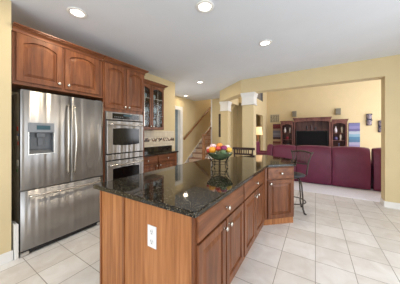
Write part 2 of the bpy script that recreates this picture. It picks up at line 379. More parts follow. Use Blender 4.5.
# baseboards
bh = .11
struct('baseboard_left', MB().box((-2.78, -2.5, 0), (-2.764, .6, bh)).box((-2.78, .6, 0), (-2.764, .612, bh)), 'white', bevel=.004)
struct('baseboard_right', MB().box((1.10, 4.724, 0), (2.6, 4.74, bh)).box((1.084, 4.724, 0), (1.10, 4.98, bh)), 'white', bevel=.004)
struct('baseboard_hall', MB().box((-3.64, 6.744, 0), (x0, 6.76, bh)), 'white')
struct('baseboard_family', MB().box((-2.36, 10.984, 0), (4.0, 11.0, bh)), 'white')
# columns with white capitals
def column(x, y, lab, cw=.30):
    t = thing('column', lab, 'column', (x, y, 0))
    obj('shaft', MB().box((x, y, 0), (x+cw, y+.24, 2.12)), 'wall', t)
    mb = MB(); cx, cy = x+cw/2, y+.12
    def ring(dx, z0, z1): mb.box((cx-cw/2-dx, cy-.12-dx, z0), (cx+cw/2+dx, cy+.12+dx, z1))
    ring(.012, 2.12, 2.36); ring(.024, 2.12, 2.15); ring(.022, 2.33, 2.36); ring(.030, 2.36, 2.40); ring(.04, 2.40, 2.438)
    obj('capital', mb, 'white', t, bevel=.004)
    obj('base_molding', MB().box((x-.014, y-.014, 0), (x+cw+.014, y+.254, bh)), 'white', t, bevel=.004)
column(-1.65, 4.75, 'square cream column with white capital, nearer and taller-looking of the two')
column(-2.70, 5.62, 'square cream column with white capital, farther one beside the staircase', .25)
# wall strip of backsplash
struct('trim_2', MB().box((-3.36, 2.432, .95), (-3.352, 3.98, 1.44)), 'splash')

# ------------------------------------------------------------------ recessed lights
cl = None
labs = ['round recessed ceiling light above the refrigerator', 'round recessed ceiling light at the top edge, above the middle of the island',
        'round recessed ceiling light nearest the family room opening', 'round recessed ceiling light between kitchen and columns', 'small-looking recessed ceiling light over the foyer by the stairs']
for (x, y), lb in zip(LIGHTS, labs):
    if cl is None:
        t = thing('recessed_light', lb, 'ceiling light', (x, y, CEIL), 0, 'recessed lights in the kitchen ceiling')
        obj('trim_ring', MB().lathe([(.068, -.001), (.10, -.001), (.104, -.005), (.10, -.012), (.072, -.014), (.068, -.001)], n=28), 'white', t, local=True)
        obj('lamp_lens', MB().lathe([(.0, -.001), (.069, -.001), (.067, -.006), (0, -.009)], n=24), 'bulb', t, local=True)
        cl = t
    else: dup(cl, None, (x, y, CEIL), label=lb)
    l = bpy.data.lights.new('recessed_lamp', 'AREA'); l.shape = 'DISK'; l.size = .13; l.energy = LAMP_W if y < 5 else 4; l.color = WARM
    lo = bpy.data.objects.new('recessed_lamp', l); C.objects.link(lo); lo.location = (x, y, CEIL-.02)

# ------------------------------------------------------------------ cabinet parts
def panel_rings(w_, h_, inset, arch, N=12):
    pts = [(inset, inset), (w_-inset, inset)]
    for i in range(N+1):
        x = w_-inset - (w_-2*inset)*i/N; q = abs(2*i/N-1)
        pts.append((x, h_-inset - arch*(q**2.2)))
    return pts
def door_mesh(T, w_, h_, arch=0, st=.055, th=.02, open_=False, flat=False):
    mb = MB(); bm = mb.bm; N = 12
    if flat: spec = [(0, 0, 0), (0, th-.005, 0), (.006, th, 0)]
    else: spec = [(0, 0, 0), (0, th-.003, 0), (.003, th, 0), (st, th, arch), (st+.006, th-.014, arch)]
    if not open_ and not flat: spec += [(st+.015, th-.014, arch), (st+.042, th-.002, arch*.95)]
    rings = [[bm.verts.new(T @ Vector((x, y, z))) for x, y in panel_rings(w_, h_, ins, a, N)] for ins, z, a in spec]
    for P, Q in zip(rings, rings[1:]):
        n = len(P)
        for i in range(n): bm.faces.new((P[i], P[(i+1) % n], Q[(i+1) % n], Q[i]))
    if open_:
        L = [bm.verts.new(T @ Vector((x, y, 0))) for x, y in panel_rings(w_, h_, st+.006, arch, N)]
        P, Q = rings[-1], L; n = len(P)
        for i in range(n): bm.faces.new((P[i], P[(i+1) % n], Q[(i+1) % n], Q[i]))
        P, Q = L, rings[0]
        for i in range(n): bm.faces.new((P[i], P[(i+1) % n], Q[(i+1) % n], Q[i]))
    else: bm.faces.new(rings[-1]); bm.faces.new(rings[0][::-1])
    return mb
def knob(T, x, y, z, parent):
    mb = MB(); P = T @ Vector((x, y, z)); R = T.to_3x3()
    mb.lathe([(.011, 0), (.007, .004), (.006, .016), (.016, .020), (.020, .026), (.017, .033), (.007, .036), (0, .036)], c=P, n=14, rot=R)
    return obj('knob', mb, 'nickel', parent, label='round satin nickel knob')
def door(T, x, y, w_, h_, parent, kx, ky, arch=0, m='cab', name='door', flat=False, z=0, st=.055):
    T2 = T @ Matrix.Translation((x, y, z))
    d = obj(name, door_mesh(T2, w_, h_, arch, flat=flat, st=st), m, parent)
    if kx is not None: knob(T2, kx, ky, .02, d)
    return d
def local_box(T, a, b, mb=None):
    mb = mb or MB(); mb.box(a, b, rot=T); return mb
def face_frame(T, rects):
    mb = MB()
    for (x0_, y0_, x1_, y1_) in rects: mb.box((x0_, y0_, -.02), (x1_, y1_, 0), rot=T)
    return mb
def crown(path, z0, z1, depth):
    # stepped moulding following path of (x, y) with outward normals to the right of travel
    mb = MB(); prof = [(0, z0), (.016, z0), (.016, z0+.012), (.006, z0+.016), (.012, z0+.03), (depth*.55, z0+(z1-z0)*.6), (depth*.55, z0+(z1-z0)*.66), (depth*.8, z0+(z1-z0)*.66), (depth*.8, z1-.016), (depth*1.05, z1-.014), (depth*1.05, z1), (0, z1)]
    n = len(path); rings = []
    for i, p in enumerate(path):
        p = Vector(p); dirs = []
        if i > 0: dirs.append((p-Vector(path[i-1])).normalized())
        if i < n-1: dirs.append((Vector(path[i+1])-p).normalized())
        ns = [Vector((d.y, -d.x)) for d in dirs]
        if len(ns) == 2: nn = (ns[0]+ns[1]); nn = nn/nn.dot(ns[0])
        else: nn = ns[0]
        rings.append([mb.bm.verts.new((p.x+nn.x*a, p.y+nn.y*a, z)) for a, z in prof])
    k = len(prof)
    for P, Q in zip(rings, rings[1:]):
        for i in range(k): mb.bm.faces.new((P[i], P[(i+1) % k], Q[(i+1) % k], Q[i]))
    mb.bm.faces.new(rings[0]); mb.bm.faces.new(rings[-1][::-1]); return mb

# --- cabinet above the refrigerator
FX = -2.80
T = frame((FX, .61, 0), (0, 1, 0))
t = thing('wall_cabinet', 'two-door cherry wood cabinet with arched panels hung above the refrigerator', 'cabinet', (FX, .61, 1.93))
obj('carcass', local_box(T, (0, 1.93, -.54), (1.005, 2.50, -.02)), 'cab', t)
obj('face_frame', face_frame(T, [(0, 1.93, .04, 2.50), (.44, 1.97, .515, 2.48), (.93, 1.93, 1.005, 2.5), (.04, 1.93, .93, 1.97), (.04, 2.48, .93, 2.50)]), 'cab', t)
door(T, .03, 1.955, .43, .53, t, .395, .05, arch=.05)
door(T, .495, 1.955, .445, .53, t, .035, .05, arch=.05)
obj('bottom_rail', local_box(T, (0, 1.915, -.54), (1.005, 1.93, .012)), 'cabh', t)
obj('crown_molding', crown([(FX, .61), (FX, 1.615)], 2.49, 2.57, .06), 'cabh', t)
# --- tall oven cabinet
OX = -2.79; OW = .81; OY = 1.62
T = frame((OX, OY, 0), (0, 1, 0))
t = thing('oven_cabinet', 'tall cherry wood cabinet that holds the double wall oven', 'cabinet', (OX, OY, 0))
mb = MB()
mb.box((0, .1, -.55), (.02, 2.5, -.02), rot=T).box((OW-.05, .1, -.55), (OW, 2.5, -.02), rot=T).box((.02, .1, -.55), (OW-.02, 2.5, -.53), rot=T)
mb.box((.02, .1, -.53), (OW-.02, .36, -.02), rot=T).box((.02, 1.75, -.53), (OW-.02, 2.5, -.02), rot=T).box((0.02, 0, -.5), (OW-.02, .1, -.08), rot=T)
obj('carcass', mb, 'cab', t)
obj('face_frame', face_frame(T, [(0, .1, .035, 2.5), (OW-.06, .1, OW, 2.5), (.035, .1, OW-.035, .14), (.035, .34, OW-.035, .38), (.035, 1.725, OW-.035, 1.80), (.035, 2.47, OW-.035, 2.5), (OW/2-.02, 1.8, OW/2+.02, 2.47)]), 'cab', t)
door(T, .02, 1.775, .38, .71, t, .345, .045, arch=.045)
door(T, .41, 1.775, .38, .71, t, .035, .045, arch=.045)
door(T, .02, .13, .77, .21, t, .40, .105, m='cabh', name='drawer', flat=True)
obj('crown_molding', crown([(OX, OY), (OX, OY+OW), (OX-.57, OY+OW)], 2.49, 2.57, .06), 'cabh', t)
# --- double wall oven
t = thing('double_wall_oven', 'stainless steel double wall oven with black glass windows', 'oven', (OX, OY+.04, .385))
T = frame((OX, OY+.035, 0), (0, 1, 0)); W = .715
obj('body', local_box(T, (.015, .385, -.5), (W-.015, 1.715, -.002)), 'blackp', t)
obj('outer_frame', local_box(T, (-.01, .385, .001), (W+.01, 1.72, .012)), 'steel', t)
cp = obj('control_panel', local_box(T, (0, 1.595, .012), (W, 1.715, .03)), 'steel', t, bevel=.004)
obj('display', local_box(T, (.10, 1.61, .030), (.62, 1.70, .033)), 'black', cp)
for k in range(5):
    obj('button', local_box(T, (.13+.035*k, 1.635, .033), (.15+.035*k, 1.650, .0335)), 'grey', cp)
    obj('button', local_box(T, (.42+.04*k, 1.64, .033), (.44+.04*k, 1.655, .0335)), 'grey', cp)
obj('screen', local_box(T, (.30, 1.665, .033), (.46, 1.69, .0335)), 'lcd', cp)
def oven_door(z0, z1, wz0, wz1, hz):
    d = obj('oven_door', local_box(T, (0, z0, .013), (W, z1, .045)), 'steel', t, bevel=.006)
    pts = [(.10, wz0+.02)] + [(.10+(W-.2)*i/10, wz0 - .018*math.sin(PI*i/10)) for i in range(11)] + [(W-.10, wz1)] + [(W-.10-(W-.2)*i/10, wz1+.012*math.sin(PI*i/10)) for i in range(11)]
    obj('window', MB().prism(pts[1:], .045, .048, rot=T), 'black', d)
    mb = MB()
    P = [T @ Vector((.03+(W-.06)*i/12, hz, .082+.018*math.sin(PI*i/12))) for i in range(13)]
    mb.tube(P, .0125, 10)
    mb.tube([T @ Vector((.045, hz, .045)), T @ Vector((.045, hz, .085))], .011).tube([T @ Vector((W-.045, hz, .045)), T @ Vector((W-.045, hz, .085))], .011)
    obj('handle', mb, 'nickel', d, label='bowed steel bar handle')
oven_door(1.05, 1.575, 1.19, 1.45, 1.515)
oven_door(.40, .925, .50, .80, .865)
obj('vent_strip', local_box(T, (0, .945, .012), (W, 1.03, .035)), 'steel', t, bevel=.003)
for ga, gb in ((.925, .945), (1.03, 1.05), (1.575, 1.595)): obj('vent_gap', local_box(T, (0, ga, .012), (W, gb, .02)), 'dark', t)

# --- glass front wall cabinet
GX = -3.03; GY = 2.432; GW = .79
T = frame((GX, GY, 0), (0, 1, 0))
t = thing('wall_cabinet', 'cherry wood wall cabinet with two glass doors showing glassware', 'cabinet', (GX, GY, 1.45))
mb = MB().box((0, 1.45, -.32), (.018, 2.42, -.02), rot=T).box((GW-.018, 1.45, -.32), (GW, 2.42, -.02), rot=T).box((0, 1.45, -.325), (GW, 2.42, -.31), rot=T)
mb.box((.018, 1.45, -.31), (GW-.018, 1.47, -.02), rot=T).box((.018, 2.40, -.31), (GW-.018, 2.42, -.02), rot=T)
obj('carcass', mb, 'cab', t)
obj('face_frame', face_frame(T, [(0, 1.45, .03, 2.42), (GW-.03, 1.45, GW, 2.42), (.03, 1.45, GW-.03, 1.48), (.03, 2.38, GW-.03, 2.42)]), 'cab', t)
SHZ = (1.75, 2.06)
for z in SHZ: obj('shelf', local_box(T, (.02, z-.015, -.305), (GW-.02, z, -.04)), 'cab', t)
for k, x in enumerate((.015, .398)):
    T2 = T @ Matrix.Translation((x, 1.465, 0)); dw = .377
    d = obj('door', door_mesh(T2, dw, .94, .045, st=.045, open_=True), 'cab', t)
    obj('glass_pane', local_box(T2, (.048, .048, .004), (dw-.048, .89, .008)), 'glass', d)
    mbm = MB()
    for zz in (.66,): mbm.box((.048, zz, .008), (dw-.048, zz+.008, .013), rot=T2)
    mbm.box((dw/2-.004, .058, .008), (dw/2+.004, .88, .013), rot=T2)
    obj('muntin', mbm, 'nickel', d)
    knob(T2, dw-.03 if k == 0 else .03, .06, .02, d)
obj('crown_molding', crown([(GX, GY), (GX, GY+GW), (GX-.32, GY+GW)], 2.40, 2.49, .07), 'cabh', t)
# glassware standing in it
gm = mat('glassware', (214, 222, 224), .12, noise=.05, spec=.9)
gl = None
rows = [(1.47, 'bottom'), (SHZ[0], 'middle'), (SHZ[1], 'top')]
for ri, (z, nm) in enumerate(rows):
    for k in range(5):
        y = GY+.12+.13*k
        loc = (GX-.17+.03*((k+ri) % 2), y, z+.0005)
        lb = 'clear stemmed glass on the %s shelf of the glass-door cabinet' % nm
        if gl is None:
            gl = tag(obj('wine_glass', MB().lathe([(.034, 0), (.034, .003), (.005, .008), (.004, .085), (.02, .10), (.036, .13), (.04, .165), (.034, .205), (.031, .205), (.036, .165), (.018, .105), (0, .10)], n=14), gm), lb, 'glass', 'glassware behind the cabinet glass'); gl.location = loc
        else:
            g = dup(gl, None, loc, label=lb)
# --- base cabinet below it
BX = -3.08; BY = 2.432; BW = 1.33
T = frame((BX, BY, 0), (0, 1, 0))
t = thing('base_cabinet', 'cherry wood base cabinet below the backsplash, right of the ovens', 'cabinet', (BX, BY, 0))
obj('carcass', local_box(T, (0, .1, -.26), (BW, .875, -.02)).box((0, 0, -.26), (BW, .1, -.07), rot=T), 'cab', t)
obj('face_frame', face_frame(T, [(0, .1, .03, .875), (BW-.05, .1, BW, .875), (.03, .1, BW-.05, .14), (.03, .84, BW-.05, .875), (.03, .68, BW-.05, .72), (BW/2-.03, .14, BW/2+.03, .84)]), 'cab', t)
for x in (.02, .655):
    door(T, x, .70, .60, .155, t, .3, .078, m='cabh', name='drawer', flat=True)
    door(T, x, .12, .60, .56, t, .56 if x < .1 else .04, .52)
tag(obj('countertop', MB().box((-3.355, 2.433, .877), (-3.05, 3.80, .915)), 'granite', bevel=.005), 'narrow black granite countertop along the backsplash wall', 'countertop')
tag(obj('backsplash_ledge', MB().box((-3.350, 2.433, .9155), (-3.31, 3.84, 1.05)), 'granite', bevel=.003), 'low black granite upstand behind the narrow countertop', 'upstand')

# ------------------------------------------------------------------ refrigerator
RX = -2.74; RY = .665; RW = .93; RT = 1.855; SP = .485
T = frame((RX, RY, 0), (0, 1, 0))
t = thing('refrigerator', 'stainless steel french door refrigerator with bottom freezer drawer', 'refrigerator', (RX, RY, 0))
obj('body', local_box(T, (.008, .04, -.60), (RW-.008, RT-.02, -.075)), 'side', t, bevel=.005)
def bowed(x0_, x1_, z0, z1, bow=.012, rec=None):
    # door slab whose front bulges gently; optional rectangular recess
    mb = MB(); bm = mb.bm; N = 14; xs = [x0_+(x1_-x0_)*i/N for i in range(N+1)]
    if rec:
        xs = sorted(set(xs + [rec[0], rec[1]]))
    zs = [z0] + ([rec[2], rec[3]] if rec else []) + [z1]
    def fz(x): return -bow*((2*(x-0)/RW-1)**2)
    F = [[bm.verts.new(T @ Vector((x, z, fz(x)))) for x in xs] for z in zs]
    Bk = [[bm.verts.new(T @ Vector((x, z, -.07))) for x in xs] for z in (z0, z1)]
    for j in range(len(zs)-1):
        for i in range(len(xs)-1):
            if rec and j == 1 and rec[0]-1e-6 <= xs[i] and xs[i+1] <= rec[1]+1e-6: continue
            bm.faces.new((F[j][i], F[j][i+1], F[j+1][i+1], F[j+1][i])).smooth = True
    n = len(xs)
    for i in range(n-1):
        bm.faces.new((Bk[0][i], F[0][i], F[0][i+1], Bk[0][i+1])) ; bm.faces.new((F[-1][i], Bk[1][i], Bk[1][i+1], F[-1][i+1]))
        bm.faces.new((Bk[0][i+1], Bk[1][i+1], Bk[1][i], Bk[0][i]))
    bm.faces.new([Bk[0][0], Bk[1][0]] + [F[j][0] for j in range(len(zs)-1, -1, -1)])
    bm.faces.new([Bk[1][-1], Bk[0][-1]] + [F[j][-1] for j in range(len(zs))])
    return mb
rec = (.068, .30, 1.135, 1.385)
dl = obj('door', bowed(0, SP-.003, .735, RT, rec=rec), 'steel', t)
dr = obj('door', bowed(SP+.003, RW, .735, RT), 'steel', t)
dd = obj('freezer_drawer', bowed(0, RW, .06, .722), 'steel', t)
# dispenser in left door
mb = MB()
rx0, rx1, rz0, rz1 = rec
mb.box((rx0, rz0, -.068), (rx1, rz1, -.062), rot=T)
mb.box((rx0, rz0, -.062), (rx0+.006, rz1, -.004), rot=T).box((rx1-.006, rz0, -.062), (rx1, rz1, -.004), rot=T).box((rx0, rz1-.006, -.062), (rx1, rz1, -.004), rot=T)
mb.prism([(-.062, rz0), (-.002, rz0), (-.062, rz0+.05)], rx0, rx1, rot=T @ Matrix(((0, 0, 1, 0), (0, 1, 0, 0), (1, 0, 0, 0), (0, 0, 0, 1))))
dsp = obj('dispenser', mb, 'grey', dl)
mb = MB().box((rx0+.075, rz1-.06, -.06), (rx1-.075, rz1-.006, -.02), rot=T).box((rx0+.09, rz0+.09, -.05), (rx1-.09, rz1-.06, -.042), rot=T)
obj('dispenser_paddle', mb, 'grey', dl, bevel=.004)
fp = obj('dispenser_panel', local_box(T, (rx0-.006, 1.385, -.012), (rx1+.006, 1.495, .006)), mat('panel_silver', (132, 134, 137), .5, metal=.2), dl, bevel=.003)
obj('dispenser_display', local_box(T, (.135, 1.415, .006), (.265, 1.465, .008)), 'lcd', dl)
# trim around recess
obj('dispenser_trim', MB().box((rx0-.006, rz0-.006, -.008), (rx0, rz1, .006), rot=T).box((rx1, rz0-.006, -.008), (rx1+.006, rz1, .006), rot=T).box((rx0, rz0-.006, -.008), (rx1, rz0, .006), rot=T), 'nickel', dl)
def vhandle(x, par, s):
    mb = MB(); P = []
    for i in range(17):
        q = i/16; z = .86+.87*q; P.append(T @ Vector((x+s*.009*(1-math.sin(PI*q)), z, .03+.03*math.sin(PI*q))))
    mb.tube(P, .0125, 10)
    for q in (0, 1):
        z = .86+.87*q; mb.tube([T @ Vector((x+s*.009, z, -.004)), T @ Vector((x+s*.009, z, .036))], .0115, 8)
    obj('handle', mb, 'nickel', par, label='bowed vertical steel handle')
vhandle(SP-.046, dl, 1); vhandle(SP+.046, dr, -1)
mb = MB(); P = [T @ Vector((.06+(RW-.12)*i/16, .665, .045+.022*math.sin(PI*i/16))) for i in range(17)]
mb.tube(P, .0125, 10)
for x in (.08, RW-.08): mb.tube([T @ Vector((x, .665, -.008)), T @ Vector((x, .665, .05))], .011, 8)
obj('handle', mb, 'nickel', dd, label='horizontal steel bar handle')
obj('toe_grille', local_box(T, (.01, .012, -.06), (RW-.01, .055, -.02)), 'blackp', t)
for x in (.0, RW-.09): obj('foot', local_box(T, (x, 0, -.09), (x+.075, .04, .004)), 'side', t, bevel=.012)
for x in (.01, RW-.1): obj('hinge_cover', local_box(T, (x, RT-.018, -.16), (x+.09, RT+.012, -.03)), 'grey', t, bevel=.004)
# magnets on its left side
mg = [((200, 60, 50), 1.40, -.13, .035, .05), ((70, 110, 170), 1.34, -.10, .03, .03), ((225, 215, 190), 1.30, -.15, .05, .045), ((190, 70, 60), 1.24, -.11, .03, .04),
      ((230, 230, 225), 1.00, -.12, .05, .07), ((90, 140, 90), .93, -.15, .03, .035)]
names = ['red', 'blue', 'cream', 'dull red', 'white', 'green']
for (c, z, dx, w_, h_), nm in zip(mg, names):
    tag(obj('fridge_magnet', MB().box((RX+dx-w_/2, RY+.0015, z), (RX+dx+w_/2, RY+.007, z+h_)), mat('magnet_'+nm.replace(' ', '_'), c, .5), bevel=.002), 'small %s magnet stuck on the left side of the refrigerator' % nm, 'magnet', 'magnets on the refrigerator side')
t = thing('step_stool', 'folded white step stool standing between the wall and the refrigerator', 'step stool', (-2.86, .635, 0))
obj('side_frame', MB().box((-2.90, .617, 0), (-2.745, .650, .38)), 'white', t, bevel=.004)
obj('step', MB().box((-2.89, .6505, .33), (-2.76, .656, .35)), 'grey', t); obj('step', MB().box((-2.89, .6505, .16), (-2.76, .656, .18)), 'grey', t)

# ------------------------------------------------------------------ island
IX = -.625; IY = .93
def island_unit(y0, y1, lab, doors_end, name_mat='cab'):
    T = frame((IX, y0, 0), (0, 1, 0)); Wd = y1-y0
    t = thing('base_cabinet', lab, 'cabinet', (IX, y0, 0))
    obj('carcass', MB().box((-1.63, y0+.018, .1), (IX-.02, y1, .875)), 'cab', t)
    obj('toe_board', MB().box((-1.60, y0+.02, 0), (IX-.035, y1, .1)), 'oak', t, label='lighter recessed toe board')
    e = doors_end; h = e/2
    obj('face_frame', face_frame(T, [(0, .1, .035, .875), (e, .1, Wd, .875), (.035, .1, e, .13), (.035, .85, e, .875), (.035, .675, e, .705), (h-.02, .13, h+.02, .675)]), 'cab', t)
    door(T, .02, .695, e-.025, .165, t, (e-.025)/2, .083, m='cabh', name='drawer', flat=True)
    dw = (e-.047)/2
    door(T, .02, .115, dw, .565, t, dw-.035, .515)
    door(T, .02+dw+.02, .115, dw, .565, t, .035, .515)
    return t
u1 = island_unit(.93, 1.80, 'near island base cabinet with one wide drawer, two doors and an oak end panel', .86)
u2 = island_unit(1.802, 2.72, 'second island base cabinet, between the near one and the angled end', .83)
# end panel on the near cabinet
T = frame((-1.65, .93, 0), (1, 0, 0))
obj('end_panel', local_box(T, (.345, .0, -.018), (1.004, .875, 0)), 'oak', u1, label='wide flat oak end panel')
obj('end_panel', local_box(T, (.02, .0, -.018), (.34, .875, -.006)), 'oak', u1, label='narrow oak end panel on the left')
obj('corner_stile', local_box(T, (0, 0, -.03), (.02, .875, .004)), 'post', u1)
obj('panel_batten', local_box(T, (.325, 0, -.006), (.352, .875, .008)), 'post', u1, label='dark vertical strip between the two end panels')
# angled cabinet
s2 = math.sqrt(.5)
P0 = Vector((IX, 2.80, 0)); T = frame(P0, (1, 1, 0)); DW = .49
t = thing('base_cabinet', 'angled island end cabinet with one small drawer above one door', 'cabinet', (IX, 2.80, 0))
E = P0 + Vector((s2, s2, 0))*DW
n_ = Vector((s2, -s2, 0))
pc = [(IX-.02, 2.722), (IX-.02, 2.80-.008)] + [tuple((P0 - n_*.02).xy + Vector((.003, .003))), tuple((E - n_*.02).xy), tuple((E + Vector((-s2, s2, 0))*.42).xy), (-1.15, 3.25), (-1.45, 2.722)]
pc = [(IX-.02, 2.722), tuple((P0 - n_*.02).xy), tuple((E - n_*.02).xy), tuple((E + Vector((-s2, s2, 0))*.42).xy), (-1.15, 3.25), (-1.45, 2.722)]
obj('carcass', MB().prism(pc, .1, .875), 'cab', t)
cc = Vector((sum(p[0] for p in pc)/6, sum(p[1] for p in pc)/6))
obj('toe_board', MB().prism([tuple(Vector(p)+ (Vector((0,0)))) for p in [(IX-.05, 2.722), (IX-.04, 2.815), tuple((E - n_*.015).xy), tuple((E + Vector((-s2, s2, 0))*.40).xy), (-1.15, 3.2), (-1.40, 2.722)]], 0, .1), 'oak', t, label='lighter toe board')
obj('face_frame', face_frame(T, [(0, .1, .04, .875), (DW-.03, .1, DW, .875), (.04, .1, DW-.03, .13), (.04, .85, DW-.03, .875), (.04, .675, DW-.03, .705)]).box((IX-.02, 2.722, .1), (IX, 2.80, .875)), 'cab', t)
door(T, .035, .695, DW-.055, .165, t, (DW-.055)/2, .083, m='cabh', name='drawer', flat=True)
door(T, .035, .115, DW-.055, .565, t, .035, .52)
ctp = [(-1.69, .885), (-.585, .885), (-.585, 2.79), (-.243, 3.13), (-.28, 3.62), (-.88, 4.08), (-1.07, 3.94), (-1.69, 2.75)]
tag(obj('countertop', MB().prism(ctp, .8765, .914), 'granite', bevel=.009, seg=3), 'large black speckled granite countertop on the kitchen island', 'countertop')
# support leg for bar overhang
t = thing('support_bracket', 'wooden support under the bar overhang of the island countertop', 'bracket', (-.95, 3.4, 0))
obj('post', MB().box((-1.0, 3.42, 0), (-.9, 3.52, .80)), 'cab', t, bevel=.004); obj('cap', MB().box((-1.04, 3.38, .80), (-.86, 3.56, .8755)), 'cab', t, bevel=.004)
# outlet
T = frame((-.984, .9295, .637), (1, 0, 0))
t = thing('electrical_outlet', 'white double electrical outlet on the oak end of the island', 'outlet', (-.984, .929, .637))
obj('cover_plate', local_box(T, (-.043, -.078, 0), (.043, .078, .006)), 'plate', t, bevel=.003)
for z in (-.034, .034):
    r = obj('receptacle', MB().prism([(.017*math.cos(a)*1.0, z+.022*math.sin(a)) for a in [2*PI*i/16 for i in range(16)]], .006, .008, rot=T), mat('receptacle_white', (225, 225, 225), .4), t)
    obj('slot', MB().box((-.009, z, .008), (-.006, z+.011, .0085), rot=T).box((.006, z, .008), (.009, z+.011, .0085), rot=T).box((-.003, z-.013, .008), (.003, z-.007, .0085), rot=T), 'dark', r)

# ------------------------------------------------------------------ fruit bowl
bx, by = -1.07, 2.20; cz = .9145
t = thing('bowl_stand', 'black wrought iron stand that holds up the fruit bowl on the island', 'stand', (bx, by, cz))
for k in range(4):
    a = PI/4+k*PI/2+.3; ca, sa = math.cos(a), math.sin(a); mb = MB()
    mb.tube([(bx+ca*r, by+sa*r, cz+z) for r, z in ((.13, .006), (.12, .03), (.11, .07), (.13, .11), (.165, .15), (.178, .175))], .0045, 7)
    mb.tube([(bx+ca*(.12+.018*math.cos(q)), by+sa*(.12+.018*math.cos(q)), cz+.02+.013*math.sin(q)) for q in [PI*i/5-.9 for i in range(7)]], .003, 6)
    obj('leg', mb, 'irond', t)
obj('ring', MB().tube([(bx+.123*math.cos(a), by+.123*math.sin(a), cz+.10) for a in [2*PI*i/24 for i in range(24)]], .0035, 6, closed=True)
    .tube([(bx+.11*math.cos(a), by+.11*math.sin(a), cz+.065) for a in [2*PI*i/24 for i in range(24)]], .003, 6, closed=True), 'irond', t)
bz = cz+.11
tag(obj('bowl', MB().lathe([(0, 0), (.05, 0), (.10, .022), (.145, .055), (.168, .088), (.173, .092), (.168, .094), (.140, .06), (.095, .03), (0, .012)], c=(bx, by, bz), n=32),
        mat('dark_green_glaze', (84, 98, 70), .22, noise=.45, scale=14, spec=.7)), 'dark green glazed bowl full of fruit on the iron stand', 'bowl')
R_ = (.847, .531); F_ = (-.531, .847)
def fruit(dx, dd, dz, r, col, nm, sc_=(1, 1, .92)):
    dx *= 1.14; dd *= 1.1; r *= 1.13; dz = dz*1.15 - .003
    x = bx + R_[0]*dx + F_[0]*dd; y = by + R_[1]*dx + F_[1]*dd
    mb = MB(); prof = []
    for i in range(11):
        a = -PI/2 + PI*i/10; rr = r*math.cos(a); z = r*math.sin(a)*sc_[2]
        z -= .22*r*math.exp(-(rr/(.3*r))**2)*(1 if z > 0 else -1)
        prof.append((rr if 0 < i < 10 else 0, z))
    mb.lathe(prof, c=(x, y, bz+dz), n=16)
    t = thing('fruit', 'x', 'fruit', (x, y, bz+dz), group='fruit piled in the bowl'); t['label'] = nm
    obj('flesh', mb, mat('skin', col, .4, noise=.12, scale=30), t)
    obj('stem', MB().tube([(x, y, bz+dz+r*.62), (x+.003, y, bz+dz+r*1.05)], .002, 6), 'rail', t)
FR = [(-.088, -.03, .118, .042, (238, 160, 40), 'orange-yellow fruit at the left front of the bowl'),
      (-.075, .04, .150, .040, (240, 206, 214), 'pale pink round fruit at the top left of the pile'),
      (.0, .022, .162, .037, (236, 150, 60), 'orange fruit at the top middle of the pile'),
      (-.024, -.05, .136, .030, (206, 70, 60), 'red fruit between the two orange ones'),
      (.04, -.045, .138, .038, (140, 38, 90), 'deep magenta fruit right of centre'),
      (.09, .02, .143, .036, (236, 222, 214), 'whitish fruit at the top right of the pile'),
      (.098, -.04, .118, .036, (226, 178, 70), 'yellow fruit at the right rim of the bowl'),
      (-.128, .0, .105, .028, (190, 60, 50), 'small red fruit at the far left rim'),
      (-.125, .066, .122, .030, (232, 206, 200), 'pale peach fruit at the left behind the orange-yellow one'),
      (.025, -.105, .097, .036, (84, 108, 70), 'green fruit leaning on the front rim'),
      (.065, .085, .12, .036, (200, 90, 60), 'reddish fruit at the back right'), (-.01, .095, .12, .036, (226, 170, 90), 'amber fruit at the back')]
for f in FR: fruit(*f)

# ------------------------------------------------------------------ bar stools
# iron swivel stool
t = thing('bar_stool', 'wrought iron swivel bar stool with dark seat at the end of the island', 'stool', (-.35, 3.70, 0), 0)
ba = math.atan2(.87, .49)   # direction towards the back
for k in range(4):
    a = math.atan2(-.14, .21) + k*PI/2; ca, sa = math.cos(a), math.sin(a)
    prof = [(.10, .585), (.14, .57), (.17, .52), (.185, .45), (.19, .38), (.2, .30), (.208, .22), (.2, .14), (.208, .08), (.225, .03), (.24, .008)]
    mb = MB().tube([(ca*r, sa*r, z) for r, z in prof], [.012]*8+[.013, .015, .015], 8).ball((ca*.25, sa*.25, .011), .02, (1, 1, .5))
    obj('leg', mb, 'iron', t, local=True)
def circ(r, z, n=28): return [(r*math.cos(2*PI*i/n), r*math.sin(2*PI*i/n), z) for i in range(n)]
obj('foot_ring', MB().tube(circ(.207, .17), .010, 8, closed=True), 'iron', t, local=True)
obj('swivel', MB().lathe([(.10, .575), (.11, .58), (.11, .60), (.06, .605), (.06, .615)], n=20), 'iron', t, local=True)
obj('seat', MB().lathe([(0, .612), (.17, .612), (.195, .618), (.205, .632), (.19, .65), (.12, .658), (0, .66)], n=28), 'seat', t, local=True)
bd = Vector((math.cos(ba), math.sin(ba), 0)); sd = Vector((bd.y, -bd.x, 0))
def bp(s, z, lean): return bd*(.19+lean) + sd*s + Vector((0, 0, z))
def bk(s, z): return bp(s, z, .07*((z-.62)/.45)+.02 - .25*s*s)
bkf = MB()
for sg in (-1, 1):
    bkf.tube([bk(sg*.13, .62), bk(sg*.135, .72), bk(sg*.145, .84), bk(sg*.175, .96), bk(sg*.21, 1.04)], .012, 8)
def arc(z, w_, rise, r):
    return [bk(w_*q, z + rise*(1-q*q)) for q in [-1+.2*i for i in range(11)]], r
p, r = arc(1.01, .203, .035, .015); bkf.tube(p, r)
p, r = arc(.825, .148, -.015, .013); bkf.tube(p, r)
obj('back_frame', bkf, 'iron', t, local=True)
for i in range(9):
    q = -.8+.2*i
    m_ = MB().tube([bk(.140*q, .83), bk(.150*q+.012, .89), bk(.16*q-.012, .96), bk(.18*q, 1.03)], .007, 6)
    obj('back_spindle', m_, 'iron', t, local=True)
